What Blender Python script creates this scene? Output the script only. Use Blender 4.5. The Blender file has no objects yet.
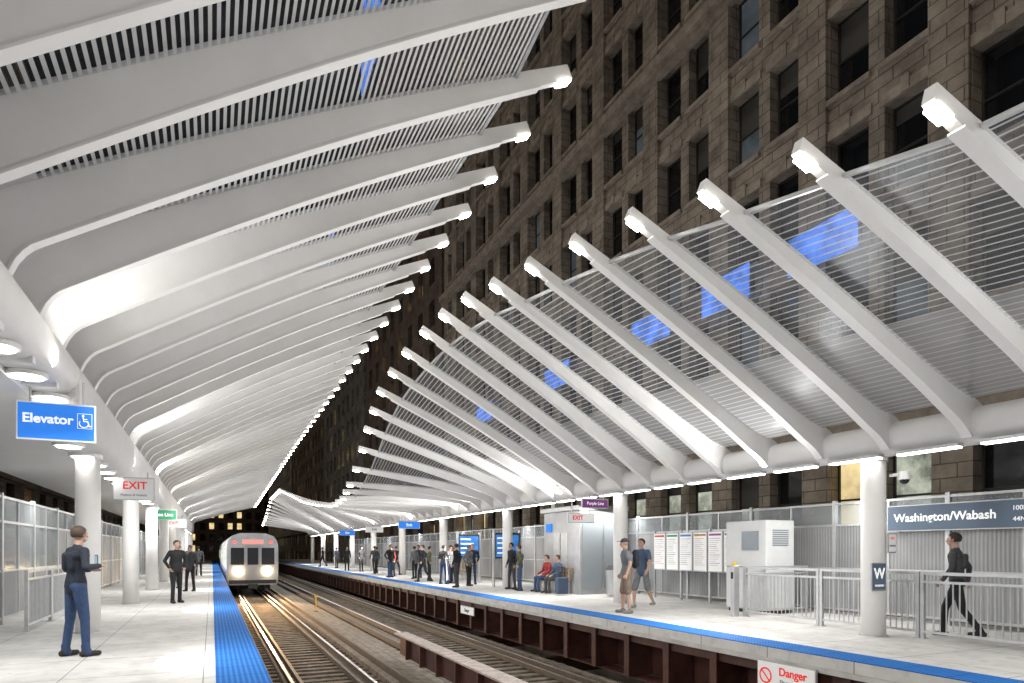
import bpy, math, random
import numpy as np
from mathutils import Vector, Matrix
random.seed(7); np.random.seed(7)
S=bpy.context.scene
COL=S.collection
R=math.radians
try:
    S.view_settings.view_transform='Standard'; S.view_settings.look='None'; S.view_settings.exposure=0
except Exception: pass

# ------------------------------------------------------------------ materials
MATS={}
def mat(name,color=(.5,.5,.5),rough=.5,metal=0,emis=None,es=0,var=0,scale=3.0,bump=0,bscale=30,spec=None,samp=False):
    if name in MATS: return MATS[name]
    m=bpy.data.materials.new(name); m.use_nodes=True
    nt=m.node_tree; b=nt.nodes['Principled BSDF']
    b.inputs['Base Color'].default_value=(*color,1); b.inputs['Roughness'].default_value=rough
    b.inputs['Metallic'].default_value=metal
    if spec is not None: b.inputs['Specular IOR Level'].default_value=spec
    if emis: 
        b.inputs['Emission Color'].default_value=(*emis,1); b.inputs['Emission Strength'].default_value=es
        if not samp:
            try: m.cycles.emission_sampling='NONE'
            except Exception: pass
    if var or bump:
        g=nt.nodes.new('ShaderNodeNewGeometry')
    if var:
        n=nt.nodes.new('ShaderNodeTexNoise'); n.inputs['Scale'].default_value=scale; n.inputs['Detail'].default_value=5; n.inputs['Roughness'].default_value=.65
        nt.links.new(g.outputs['Position'],n.inputs['Vector'])
        mr=nt.nodes.new('ShaderNodeMapRange'); mr.inputs[1].default_value=.3; mr.inputs[2].default_value=.7
        mr.inputs[3].default_value=1-var; mr.inputs[4].default_value=1+var*.6
        nt.links.new(n.outputs['Fac'],mr.inputs[0])
        mx=nt.nodes.new('ShaderNodeVectorMath'); mx.operation='SCALE'; mx.inputs[0].default_value=color
        nt.links.new(mr.outputs[0],mx.inputs['Scale']); nt.links.new(mx.outputs[0],b.inputs['Base Color'])
        if emis:
            m2=nt.nodes.new('ShaderNodeMath'); m2.operation='MULTIPLY'; m2.inputs[1].default_value=es; nt.links.new(mr.outputs[0],m2.inputs[0]); nt.links.new(m2.outputs[0],b.inputs['Emission Strength'])
    if bump:
        n2=nt.nodes.new('ShaderNodeTexNoise'); n2.inputs['Scale'].default_value=bscale
        nt.links.new(g.outputs['Position'],n2.inputs['Vector'])
        bp=nt.nodes.new('ShaderNodeBump'); bp.inputs['Strength'].default_value=bump; bp.inputs['Distance'].default_value=.01
        nt.links.new(n2.outputs['Fac'],bp.inputs['Height']); nt.links.new(bp.outputs[0],b.inputs['Normal'])
    MATS[name]=m; return m
def nd(nt,t,**k):
    n=nt.nodes.new(t)
    for a,v in k.items(): setattr(n,a,v)
    return n
def math_n(nt,op,a,b=None):
    n=nt.nodes.new('ShaderNodeMath'); n.operation=op
    for i,v in enumerate((a,b)):
        if v is None: continue
        if isinstance(v,(int,float)): n.inputs[i].default_value=v
        else: nt.links.new(v,n.inputs[i])
    return n.outputs[0]

white=mat('white_painted_steel',(.80,.79,.775),.5,var=.07,scale=.9)
white2=mat('white_panel',(.78,.78,.76),.45,var=.05,scale=2)
galv=mat('galvanised_steel',(.50,.51,.52),.38,.5,var=.15,scale=6)
steelp=mat('brushed_steel',(.50,.51,.52),.32,.7,var=.1,scale=4)
dark=mat('dark_rubber',(.02,.02,.022),.6)
maroon=mat('maroon_steel',(.065,.022,.016),.55,var=.5,scale=3,bump=.3)
maroon_top=mat('pale_worn_flange',(.36,.30,.27),.6,var=.5,scale=5)
timber=mat('weathered_tie_timber',(.15,.125,.10),.9,var=.6,scale=5,bump=.6,bscale=40,spec=.2)
plank=mat('walkway_timber',(.20,.18,.155),.9,var=.5,scale=4,bump=.5,bscale=40,spec=.2)
benchwood=mat('bench_timber',(.30,.2,.12),.6,var=.3,scale=6)
railm=mat('rail_steel',(.10,.08,.065),.6,.2,var=.4,scale=8)
railtop=mat('polished_rail_head',(.6,.59,.57),.3,1.0)
lamp_e=mat('lamp_diffuser',(1,1,1),.5,emis=(1,.98,.94),es=9)
tip_e=mat('tip_lamp_diffuser',(1,1,1),.5,emis=(1,.95,.85),es=46,samp=True)
glass_dark=mat('dark_window_glass',(.010,.011,.013),.08,spec=.7)
glass_lit=mat('lit_window_glass',(.3,.27,.2),.4,emis=(1,.78,.38),es=.95,var=.5,scale=.9)
glass_cool=mat('cool_lit_window_glass',(.06,.075,.09),.3,emis=(.75,.9,1),es=.05,var=.5,scale=1)
glass_shop=mat('shop_window_glass',(.2,.2,.18),.3,emis=(.93,1,.80),es=.42,var=.85,scale=1.3)
frame_dark=mat('dark_window_frame',(.03,.028,.027),.5)
blue_sign=mat('blue_sign_face',(.02,.14,.55),.6,emis=(.04,.25,.85),es=.62,spec=.2)
white_e=mat('white_sign_face',(.75,.75,.75),.5,emis=(1,1,1),es=.12)
letter_w=mat('white_lettering',(.9,.9,.9),.5,emis=(1,1,1),es=.5)
letter_r=mat('red_lettering',(.65,.02,.02),.5,emis=(1,.03,.02),es=.3)
letter_k=mat('black_lettering',(.02,.02,.02),.5)
slate=mat('slate_blue_sign',(.10,.15,.22),.5)
purple=mat('purple_sign',(.22,.03,.25),.4)
green=mat('green_sign',(.01,.22,.10),.4,emis=(.01,.3,.12),es=.15)
blue_glow=mat('blue_glow',(.02,.1,.5),.4,emis=(.12,.30,.95),es=.9,var=.7,scale=1.1)  # glow of the light fins and of the added reflection boxes
screen=mat('blue_screen',(.02,.1,.3),.3,emis=(.08,.3,.75),es=.6,var=.5,scale=4)

def concrete_mat():
    m=mat('platform_concrete',(.56,.555,.54),.85,var=.16,scale=1.4,bump=.25,bscale=80,spec=.25)
    nt=m.node_tree; b=nt.nodes['Principled BSDF']
    src=b.inputs['Base Color'].links[0].from_socket
    g=nd(nt,'ShaderNodeNewGeometry'); s=nd(nt,'ShaderNodeSeparateXYZ'); nt.links.new(g.outputs['Position'],s.inputs[0])
    fy=math_n(nt,'FRACT',math_n(nt,'DIVIDE',s.outputs[1],1.5)); ly=math_n(nt,'LESS_THAN',fy,.012)
    fx=math_n(nt,'FRACT',math_n(nt,'DIVIDE',math_n(nt,'ADD',s.outputs[0],.1),1.5)); lx=math_n(nt,'LESS_THAN',fx,.009)
    n=nd(nt,'ShaderNodeTexNoise'); n.inputs['Scale'].default_value=5; n.inputs['Detail'].default_value=8
    nt.links.new(g.outputs['Position'],n.inputs['Vector'])
    mr=nd(nt,'ShaderNodeMapRange'); mr.inputs[1].default_value=.52; mr.inputs[2].default_value=.75; mr.inputs[3].default_value=0; mr.inputs[4].default_value=.28; nt.links.new(n.outputs['Fac'],mr.inputs[0])
    v=nd(nt,'ShaderNodeTexVoronoi'); v.inputs['Scale'].default_value=2.6; nt.links.new(g.outputs['Position'],v.inputs['Vector'])
    gum=math_n(nt,'LESS_THAN',v.outputs['Distance'],.09)
    l=math_n(nt,'MAXIMUM',lx,ly); l=math_n(nt,'MAXIMUM',math_n(nt,'MULTIPLY',l,.75),mr.outputs[0]); l=math_n(nt,'MAXIMUM',l,math_n(nt,'MULTIPLY',gum,.35))
    mx=nd(nt,'ShaderNodeMix',data_type='RGBA'); nt.links.new(l,mx.inputs[0]); nt.links.new(src,mx.inputs[6]); mx.inputs[7].default_value=(.12,.118,.115,1)
    nt.links.new(mx.outputs[2],b.inputs['Base Color'])
    return m
concrete=concrete_mat()
def tactile_mat():
    m=mat('blue_tactile_tile',(.035,.23,.62),.9,spec=.06)
    nt=m.node_tree; b=nt.nodes['Principled BSDF']
    g=nd(nt,'ShaderNodeNewGeometry'); s=nd(nt,'ShaderNodeSeparateXYZ'); nt.links.new(g.outputs['Position'],s.inputs[0])
    P=.06
    a=math_n(nt,'SUBTRACT',math_n(nt,'FRACT',math_n(nt,'DIVIDE',s.outputs[0],P)),.5)
    c=math_n(nt,'SUBTRACT',math_n(nt,'FRACT',math_n(nt,'DIVIDE',s.outputs[1],P)),.5)
    d=math_n(nt,'SQRT',math_n(nt,'ADD',math_n(nt,'MULTIPLY',a,a),math_n(nt,'MULTIPLY',c,c)))
    dome=math_n(nt,'LESS_THAN',d,.27)
    t=math_n(nt,'LESS_THAN',math_n(nt,'FRACT',math_n(nt,'DIVIDE',s.outputs[1],.6)),.03)
    n=nd(nt,'ShaderNodeTexNoise'); n.inputs['Scale'].default_value=1.5; n.inputs['Detail'].default_value=6; nt.links.new(g.outputs['Position'],n.inputs['Vector'])
    mx=nd(nt,'ShaderNodeMix',data_type='RGBA'); nt.links.new(dome,mx.inputs[0]); mx.inputs[6].default_value=(.010,.10,.37,1); mx.inputs[7].default_value=(.045,.25,.62,1)
    m2=nd(nt,'ShaderNodeMix',data_type='RGBA'); nt.links.new(t,m2.inputs[0]); nt.links.new(mx.outputs[2],m2.inputs[6]); m2.inputs[7].default_value=(.005,.04,.16,1)
    m3=nd(nt,'ShaderNodeMix',data_type='RGBA'); nt.links.new(math_n(nt,'MULTIPLY',n.outputs['Fac'],.15),m3.inputs[0]); nt.links.new(m2.outputs[2],m3.inputs[6]); m3.inputs[7].default_value=(.12,.17,.25,1)
    nt.links.new(m3.outputs[2],b.inputs['Base Color'])
    bp=nd(nt,'ShaderNodeBump'); bp.inputs['Strength'].default_value=.5; bp.inputs['Distance'].default_value=.005
    nt.links.new(dome,bp.inputs['Height']); nt.links.new(bp.outputs[0],b.inputs['Normal'])
    return m
tactile=tactile_mat()
def stone_mat(name,c1,c2,mort,bw=1.15,rh=.46):
    m=mat(name,c1,.85)
    nt=m.node_tree; b=nt.nodes['Principled BSDF']
    g=nd(nt,'ShaderNodeNewGeometry'); s=nd(nt,'ShaderNodeSeparateXYZ'); nt.links.new(g.outputs['Position'],s.inputs[0])
    c=nd(nt,'ShaderNodeCombineXYZ'); nt.links.new(math_n(nt,'ADD',s.outputs[0],s.outputs[1]),c.inputs[0]); nt.links.new(s.outputs[2],c.inputs[1])
    br=nd(nt,'ShaderNodeTexBrick'); nt.links.new(c.outputs[0],br.inputs['Vector'])
    br.inputs['Scale'].default_value=1; br.inputs['Brick Width'].default_value=bw; br.inputs['Row Height'].default_value=rh; br.inputs['Mortar Size'].default_value=.016
    br.inputs['Mortar Smooth'].default_value=.5
    br.inputs['Color1'].default_value=(*c1,1); br.inputs['Color2'].default_value=(*c2,1); br.inputs['Mortar'].default_value=(*mort,1)
    n=nd(nt,'ShaderNodeTexNoise'); n.inputs['Scale'].default_value=.9; n.inputs['Detail'].default_value=10; n.inputs['Roughness'].default_value=.65; nt.links.new(g.outputs['Position'],n.inputs['Vector'])
    mr=nd(nt,'ShaderNodeMapRange'); mr.inputs[1].default_value=.3; mr.inputs[2].default_value=.7; mr.inputs[3].default_value=.45; mr.inputs[4].default_value=1.35
    nt.links.new(n.outputs['Fac'],mr.inputs[0])
    vm=nd(nt,'ShaderNodeVectorMath',operation='SCALE'); nt.links.new(br.outputs['Color'],vm.inputs[0]); nt.links.new(mr.outputs[0],vm.inputs['Scale'])
    nt.links.new(vm.outputs[0],b.inputs['Base Color'])
    n3=nd(nt,'ShaderNodeTexNoise'); n3.inputs['Scale'].default_value=6; n3.inputs['Detail'].default_value=8; nt.links.new(g.outputs['Position'],n3.inputs['Vector'])
    h=math_n(nt,'SUBTRACT',math_n(nt,'MULTIPLY',n3.outputs['Fac'],.6),br.outputs['Fac'])
    bp=nd(nt,'ShaderNodeBump'); bp.inputs['Strength'].default_value=.9; bp.inputs['Distance'].default_value=.05
    nt.links.new(h,bp.inputs['Height']); nt.links.new(bp.outputs[0],b.inputs['Normal'])
    return m
stone=stone_mat('tan_stone_blocks',(.345,.295,.24),(.28,.24,.195),(.14,.115,.095),.85,.37)
stone_d=stone_mat('dark_brown_brick',(.15,.11,.09),(.12,.085,.07),(.05,.04,.035),.8,.3)
stone_g=stone_mat('grey_limestone',(.22,.2,.18),(.17,.155,.14),(.06,.055,.05),1.2,.5)
trimstone=mat('stone_trim',(.34,.29,.24),.8,var=.4,scale=2,bump=.4,bscale=15)
def panel_mat(name,pitch,duty,frost_at,sign):
    m=bpy.data.materials.new(name); m.use_nodes=True; nt=m.node_tree
    b=nt.nodes['Principled BSDF']; out=nt.nodes['Material Output']
    b.inputs['Base Color'].default_value=(.74,.75,.76,1) if sign>0 else (.6,.6,.6,1); b.inputs['Roughness'].default_value=.45
    g=nd(nt,'ShaderNodeNewGeometry'); s=nd(nt,'ShaderNodeSeparateXYZ'); nt.links.new(g.outputs['Position'],s.inputs[0])
    st=math_n(nt,'LESS_THAN',math_n(nt,'FRACT',math_n(nt,'DIVIDE',math_n(nt,'ADD',s.outputs[0],50),pitch)),duty)
    tr=nd(nt,'ShaderNodeBsdfTransparent'); tr.inputs[0].default_value=(.86,.89,.91,1)
    gl=nd(nt,'ShaderNodeBsdfGlossy'); gl.inputs['Roughness'].default_value=.28; gl.inputs[0].default_value=(.9,.95,1,1)
    m1=nd(nt,'ShaderNodeMixShader'); m1.inputs[0].default_value=.035; nt.links.new(tr.outputs[0],m1.inputs[1]); nt.links.new(gl.outputs[0],m1.inputs[2])
    if sign>0:
        z=math_n(nt,'ADD',math_n(nt,'MULTIPLY',math_n(nt,'GREATER_THAN',s.outputs[0],frost_at),.24),.10)
        st=math_n(nt,'MULTIPLY',st,.64)
    else:
        z=math_n(nt,'LESS_THAN',s.outputs[0],frost_at); st=math_n(nt,'MULTIPLY',st,.95)
    f=math_n(nt,'MAXIMUM',st,z)
    m2=nd(nt,'ShaderNodeMixShader'); nt.links.new(f,m2.inputs[0]); nt.links.new(m1.outputs[0],m2.inputs[1]); nt.links.new(b.outputs[0],m2.inputs[2])
    nt.links.new(m2.outputs[0],out.inputs['Surface'])
    return m
pan_r=panel_mat('fritted_glass_open',.105,.19,8.3,1)
pan_l=panel_mat('fritted_glass_dense',.072,.46,-1.6,-1)
def corr_mat():
    m=mat('perforated_corrugated_metal',(.50,.51,.52),.5,.25)
    nt=m.node_tree; b=nt.nodes['Principled BSDF']
    g=nd(nt,'ShaderNodeNewGeometry'); s=nd(nt,'ShaderNodeSeparateXYZ'); nt.links.new(g.outputs['Position'],s.inputs[0])
    w=math_n(nt,'SINE',math_n(nt,'MULTIPLY',s.outputs[1],2*math.pi/.075))
    n=nd(nt,'ShaderNodeTexNoise'); n.inputs['Scale'].default_value=.7; nt.links.new(g.outputs['Position'],n.inputs['Vector'])
    cell=math_n(nt,'FRACT',math_n(nt,'MULTIPLY',math_n(nt,'SINE',math_n(nt,'FLOOR',math_n(nt,'DIVIDE',math_n(nt,'ADD',s.outputs[1],-.3),1.3))),437.5))
    f=math_n(nt,'ADD',math_n(nt,'ADD',math_n(nt,'MULTIPLY',w,.12),math_n(nt,'MULTIPLY',n.outputs['Fac'],.8)),math_n(nt,'MULTIPLY',cell,.3))
    cr=nd(nt,'ShaderNodeValToRGB'); cr.color_ramp.elements[0].position=.2; cr.color_ramp.elements[0].color=(.13,.135,.14,1); cr.color_ramp.elements[1].position=.9; cr.color_ramp.elements[1].color=(.40,.405,.41,1)
    nt.links.new(f,cr.inputs[0]); nt.links.new(cr.outputs[0],b.inputs['Base Color'])
    bp=nd(nt,'ShaderNodeBump'); bp.inputs['Distance'].default_value=.008; bp.inputs['Strength'].default_value=.5; nt.links.new(w,bp.inputs['Height']); nt.links.new(bp.outputs[0],b.inputs['Normal'])
    return m
corr=corr_mat()
def frost_glass():
    m=bpy.data.materials.new('frosted_clear_glass'); m.use_nodes=True; nt=m.node_tree; b=nt.nodes['Principled BSDF']
    b.inputs['Base Color'].default_value=(.5,.53,.55,1); b.inputs['Roughness'].default_value=.2
    tr=nd(nt,'ShaderNodeBsdfTransparent'); tr.inputs[0].default_value=(.85,.88,.9,1); mx=nd(nt,'ShaderNodeMixShader'); mx.inputs[0].default_value=.28
    nt.links.new(tr.outputs[0],mx.inputs[1]); nt.links.new(b.outputs[0],mx.inputs[2]); nt.links.new(mx.outputs[0],nt.nodes['Material Output'].inputs['Surface']); return m
fglass=frost_glass()

# ------------------------------------------------------------------ mesh builder
class MB:
    def __init__(s): s.v=[];s.f=[];s.m=[];s.mats=[]
    def mi(s,m):
        if m not in s.mats: s.mats.append(m)
        return s.mats.index(m)
    def add(s,v,f,m):
        o=len(s.v); s.v+= [tuple(p) for p in v]; i=s.mi(m)
        for q in f: s.f.append(tuple(o+k for k in q)); s.m.append(i)
    def box(s,x0,x1,y0,y1,z0,z1,m):
        v=[(x0,y0,z0),(x1,y0,z0),(x1,y1,z0),(x0,y1,z0),(x0,y0,z1),(x1,y0,z1),(x1,y1,z1),(x0,y1,z1)]
        s.add(v,[(0,3,2,1),(4,5,6,7),(0,1,5,4),(1,2,6,5),(2,3,7,6),(3,0,4,7)],m)
    def cyl(s,a,b,ra,rb,m,n=16,caps=True):
        a=Vector(a);b=Vector(b);d=(b-a).normalized()
        u=d.orthogonal().normalized();w=d.cross(u)
        v=[];f=[]
        for c,r in((a,ra),(b,rb)):
            for k in range(n):
                t=2*math.pi*k/n; v.append(c+r*(math.cos(t)*u+math.sin(t)*w))
        for k in range(n): f.append((k,(k+1)%n,n+(k+1)%n,n+k))
        if caps: f.append(tuple(range(n))[::-1]); f.append(tuple(range(n,2*n)))
        s.add(v,f,m)
    def ext(s,prof,y0,y1,m,caps=True):
        n=len(prof); v=[(x,y0,z) for x,z in prof]+[(x,y1,z) for x,z in prof]
        f=[(k,(k+1)%n,n+(k+1)%n,n+k) for k in range(n)]
        if caps: f+= [tuple(range(n))[::-1],tuple(range(n,2*n))]
        s.add(v,f,m)
    def ell(s,c,r,m,nu=14,nv=9):
        v=[];f=[]
        for j in range(nv+1):
            p=math.pi*j/nv
            for i in range(nu):
                t=2*math.pi*i/nu
                v.append((c[0]+r[0]*math.sin(p)*math.cos(t),c[1]+r[1]*math.sin(p)*math.sin(t),c[2]+r[2]*math.cos(p)))
        for j in range(nv):
            for i in range(nu):
                f.append((j*nu+i,(j+1)*nu+i,(j+1)*nu+(i+1)%nu,j*nu+(i+1)%nu))
        s.add(v,f,m)
    def mesh(s,name,smooth=False,bevel=0):
        me=bpy.data.meshes.new(name); me.from_pydata(s.v,[],s.f)
        for m in s.mats: me.materials.append(m)
        me.polygons.foreach_set('material_index',s.m)
        if smooth: me.polygons.foreach_set('use_smooth',[True]*len(me.polygons))
        me.validate(); me.update(); return me
def link(o): COL.objects.link(o); return o
def thing(name,label,cat,loc=(0,0,0),group=None,kind=None,rz=0):
    o=bpy.data.objects.new(name,None); o.empty_display_size=.3; o.location=loc; o.rotation_euler=(0,0,rz)
    o['label']=label;o['category']=cat
    if group:o['group']=group
    if kind:o['kind']=kind
    return link(o)
def part(root,name,mb,loc=(0,0,0),rot=(0,0,0),smooth=False,bevel=0,label=None,kind=None,me=None):
    o=bpy.data.objects.new(name,me if me else mb.mesh(name,smooth)); o.location=loc;o.rotation_euler=rot
    if root is not None:o.parent=root
    if bevel:
        bm=o.modifiers.new('bevel','BEVEL'); bm.width=bevel; bm.segments=2; bm.limit_method='ANGLE'
    if label:o['label']=label
    if kind:o['kind']=kind
    return link(o)
def solo(name,mb,label,cat,loc=(0,0,0),kind=None,group=None,smooth=False,bevel=0,rz=0):
    o=part(None,name,mb,loc,(0,0,rz),smooth,bevel)
    o['label']=label;o['category']=cat
    if kind:o['kind']=kind
    if group:o['group']=group
    return o
def text(root,body,size,m,loc,rot,name='lettering',align='CENTER',bold=0.0,sx=1.0):
    c=bpy.data.curves.new('t','FONT'); c.body=body;c.size=size;c.align_x=align;c.align_y='CENTER';c.extrude=.002;c.offset=bold
    t=bpy.data.objects.new('t',c); COL.objects.link(t)
    bpy.context.view_layer.update()
    me=bpy.data.meshes.new_from_object(t.evaluated_get(bpy.context.evaluated_depsgraph_get()))
    bpy.data.objects.remove(t); me.materials.clear(); me.materials.append(m)
    o=part(root,name,None,loc,rot,me=me); o.scale=(sx,1,1); return o
FN=(R(90),0,0)

# ------------------------------------------------------------------ setting
mb=MB(); mb.box(-400,400,-300,600,-6.6,-6.5,mat('street_asphalt',(.05,.05,.052),.8,var=.3,scale=1)); solo('street',mb,'dark asphalt street under the elevated station','street',kind='structure')
mb=MB(); mb.box(12.5+1.6,17,-60,260,-6.5,-6.36,mat('pavement_concrete',(.3,.3,.29),.8,var=.2,scale=1)); solo('pavement',mb,'concrete pavement below the station','pavement',kind='structure')
LE=.62; RE=7.8
def platform(name,x0,x1,label):
    mb=MB(); mb.box(x0,x1,-14,110,-.16,0,concrete)
    solo(name,mb,label,'platform',kind='structure')
platform('platform',-4.6,LE,'pale concrete station platform with scored joints')
platform('platform',RE,14.0,'pale concrete station platform across the tracks')
for x0,x1 in((LE-.58,LE-.006),(RE+.006,RE+.60)):
    mb=MB(); mb.box(x0,x1,-14,110,-.01,.012,tactile); solo('tactile_strip',mb,'blue domed tactile strip along the platform edge','tactile strip',kind='structure')
nos=mat('edge_nosing',(.50,.49,.47),.7,var=.35,scale=2)
for sx,x in((-1,LE),(1,RE)):
    root=thing('platform_girder','maroon steel girder with brackets under the platform edge','girder',(x,0,0))
    mb=MB(); a,b=sorted((0,sx*.10)); mb.box(a,b,-14,110,-.24,-.163,nos); part(root,'edge_beam',mb)
    mb=MB(); a,b=sorted((sx*.75,sx*.77)); mb.box(a,b,-14,110,-1.15,-.28,maroon); part(root,'web_plate',mb)
    mb=MB(); a,b=sorted((sx*.22,sx*.62)); mb.box(a,b,-14,110,-1.18,-1.152,maroon); part(root,'bottom_flange',mb)
    mb=MB(); a,b=sorted((sx*.16,sx*.30)); mb.box(a,b,-14,110,-.42,-.26,maroon); part(root,'stringer',mb)
    mb=MB(); y=-12.
    while y<100:
        a,b=sorted((sx*.14,sx*.748)); mb.box(a,b,y,y+.05,-1.15,-.425,maroon)
        a,b=sorted((sx*.10,sx*.138)); mb.box(a,b,y-.06,y+.11,-1.15,-.25,maroon); y+=1.3
    part(root,'stiffener',mb,kind='stuff')
mb=MB()
for x in(.95,3.45,4.95,7.3):
    mb.box(x-.02,x+.02,-14,130,-2.3,-1.52,maroon); mb.box(x-.16,x+.16,-14,130,-1.52,-1.49,maroon); mb.box(x-.16,x+.16,-14,130,-2.33,-2.3,maroon)
y=-12
while y<130:
    mb.box(-4.2,13.6,y,y+.25,-2.9,-2.335,maroon); y+=6.5
solo('elevated_deck_structure',mb,'maroon plate girders carrying the tracks','girder',kind='structure')
RZ=-1.12
tie_me=None
def track(cx,label):
    global tie_me
    root=thing('railway_track',label,'railway track',(cx,0,0))
    for sx in(-1,1):
        mb=MB(); x=sx*.7525
        mb.box(x-.07,x+.07,-14,130,RZ-.17,RZ-.15,railm); mb.box(x-.012,x+.012,-14,130,RZ-.15,RZ-.04,railm)
        mb.box(x-.037,x+.037,-14,130,RZ-.04,RZ-.004,railm); mb.box(x-.03,x+.03,-14,130,RZ-.004,RZ,railtop)
        part(root,'rail',mb)
        mb=MB(); x=sx*1.17
        mb.box(x-.09,x+.09,-14,130,RZ-.17,RZ-.05,timber); part(root,'guard_timber',mb)
        mb=MB(); x=sx*.55; mb.box(x-.035,x+.035,-14,130,RZ-.17,RZ-.06,railm); part(root,'guard_rail',mb)
    mb=MB(); x=1.42*(1 if cx<4 else -1)
    mb.box(x-.05,x+.05,-14,130,RZ-.13,RZ+.0,railm); mb.box(x-.04,x+.04,-14,130,RZ,RZ+.015,railm); part(root,'third_rail',mb)
    if tie_me is None:
        mb=MB(); mb.box(-1.62,1.62,-.11,.11,RZ-.38,RZ-.173,timber)
        tie_me=mb.mesh('tie')
    y=3.
    for k in range(95):
        part(root,'tie',None,(random.uniform(-.07,.07),y+random.uniform(-.02,.02),random.uniform(-.004,.002)),(0,0,random.uniform(-.01,.01)),me=tie_me); y+=.46
    mb=MB()
    while y<128:
        mb.box(-1.62,1.62,y,y+.22,RZ-.38,RZ-.173,timber); y+=.46
    part(root,'tie_row',mb,kind='stuff')
    mb=MB(); y=3.
    while y<60:
        for sx in(-1,1):
            x=sx*.7525; mb.box(x-.14,x+.14,y-.08,y+.08,RZ-.17,RZ-.163,railm)
            for q in(-.11,.11): mb.box(x+q-.02,x+q+.02,y-.02,y+.02,RZ-.163,RZ-.13,railm)
        y+=.46
    part(root,'tie_plate',mb,kind='stuff')
track(2.2,'railway track on timber ties with shiny rail heads'); track(6.2,'railway track on timber ties beside the far platform')
root=thing('track_walkway','grey timber walkway boards between the two tracks','walkway',(4.2,0,0))
mb=MB()
for i,x in enumerate((-.34,-.12,.10,.32)):
    y=-10+i*1.1
    while y<120:
        L=random.uniform(3.2,4.2); mb.box(x-.1,x+.1,y,y+L-.02,RZ-.172,RZ-.12+random.uniform(0,.006),plank); y+=L
part(root,'board',mb,kind='stuff')
root=thing('centre_girder','maroon riveted girder with pale top flange between the tracks','girder',(4.3,0,0))
mb=MB(); mb.box(-.02,.02,2,16,-1.10,-.60,maroon); part(root,'web_plate',mb)
mb=MB(); mb.box(-.17,.17,2,16.03,-.60,-.565,maroon_top); part(root,'top_flange',mb)
mb=MB(); y=2.4
while y<16:
    mb.box(-.14,.14,y,y+.05,-1.10,-.602,maroon)
    for zz in np.arange(-1.0,-.62,.09): mb.ell((-.03,y+.3,zz),(.015,.015,.015),maroon,6,4)
    y+=1.15
part(root,'stiffener',mb,kind='stuff')
yel=mat('yellow_paint',(.65,.40,.03),.5)
mb=MB(); mb.cyl((0,0,0),(0,0,.6),.03,.03,yel); mb.box(-.06,.06,-.04,.04,.6,.72,yel); mb.box(-.12,.12,-.12,.12,-.03,0,railm)
solo('track_marker',mb,'small yellow marker post beside the rails','marker post',(4.2,30,RZ-.1))

# ------------------------------------------------------------------ canopies
ty=[-6,0,3.4,4.7,6,7.3,8.6,9.9,11.2,12.5,13.8,15.1,16.4,17.7,19,20.3,21.6,22.9,24.2,25.5,28,31,36,42,50,57,66,72,80,95]
tH=[3.1,3.4,3.65,3.95,4.2,4.47,4.67,4.83,4.96,5.15,5.24,5.25,5.1,4.9,4.66,4.35,3.98,3.5,2.95,2.5,2.15,2.05,2.4,3.0,4.1,5.0,4.9,3.6,2.4,2.3]
tX=[5.4,5.35,5.3,5.28,5.2,5.08,4.95,4.83,4.72,4.65,4.59,4.55,4.46,4.42,4.4,4.47,4.56,4.65,4.68,4.7,4.9,5,5,5,5,5,5,5,5,5]
def prof_right(Y):
    X=np.interp(Y,ty,tX);H=np.interp(Y,ty,tH); return X,H+.06,(9.85,2.22),(10.48,1.98),(10.5,1.75)
def prof_left(Y):
    X=4.55; H=np.interp(Y,[-6,6.5,8,25,40,60,95],[7.35,7.05,6.70,6.50,6.25,5.6,4.5]); 
    return X,H,(-1.72,3.38),(-2.2,3.1),(-2.2,2.2)
def curve(Y,side):
    X,H,k,c,e=(prof_right if side>0 else prof_left)(Y)
    pts=[]; n=12
    for i in range(n+1):
        t=i/n; x=X+(k[0]-X)*t; h=H+(k[1]-H)*t
        bow=(.05 if side>0 else .10)*math.sin(math.pi*t); pts.append((x,h+bow))
    for i in range(1,8):
        t=i/7; pts.append(((1-t)**2*k[0]+2*t*(1-t)*c[0]+t*t*e[0],(1-t)**2*k[1]+2*t*(1-t)*c[1]+t*t*e[1]))
    P=[];N=len(pts)
    for i,(x,h) in enumerate(pts):
        a=pts[max(i-1,0)];b=pts[min(i+1,N-1)]
        dx,dz=b[0]-a[0],b[1]-a[1]; l=math.hypot(dx,dz); dx/=l;dz/=l
        if side<0: nx,nz=(dz,-dx)
        else: nx,nz=(-dz,dx)
        t=min(i/n,1.3)
        d=(.15+.19*min(t,1)+ (.45*max(0,t-.85))) if side>0 else (.19+.40*min(t,1)**1.1 -.1*max(0,t-1))
        P.append((x,h+1.5,nx,nz,d))
    return P,n
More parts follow.
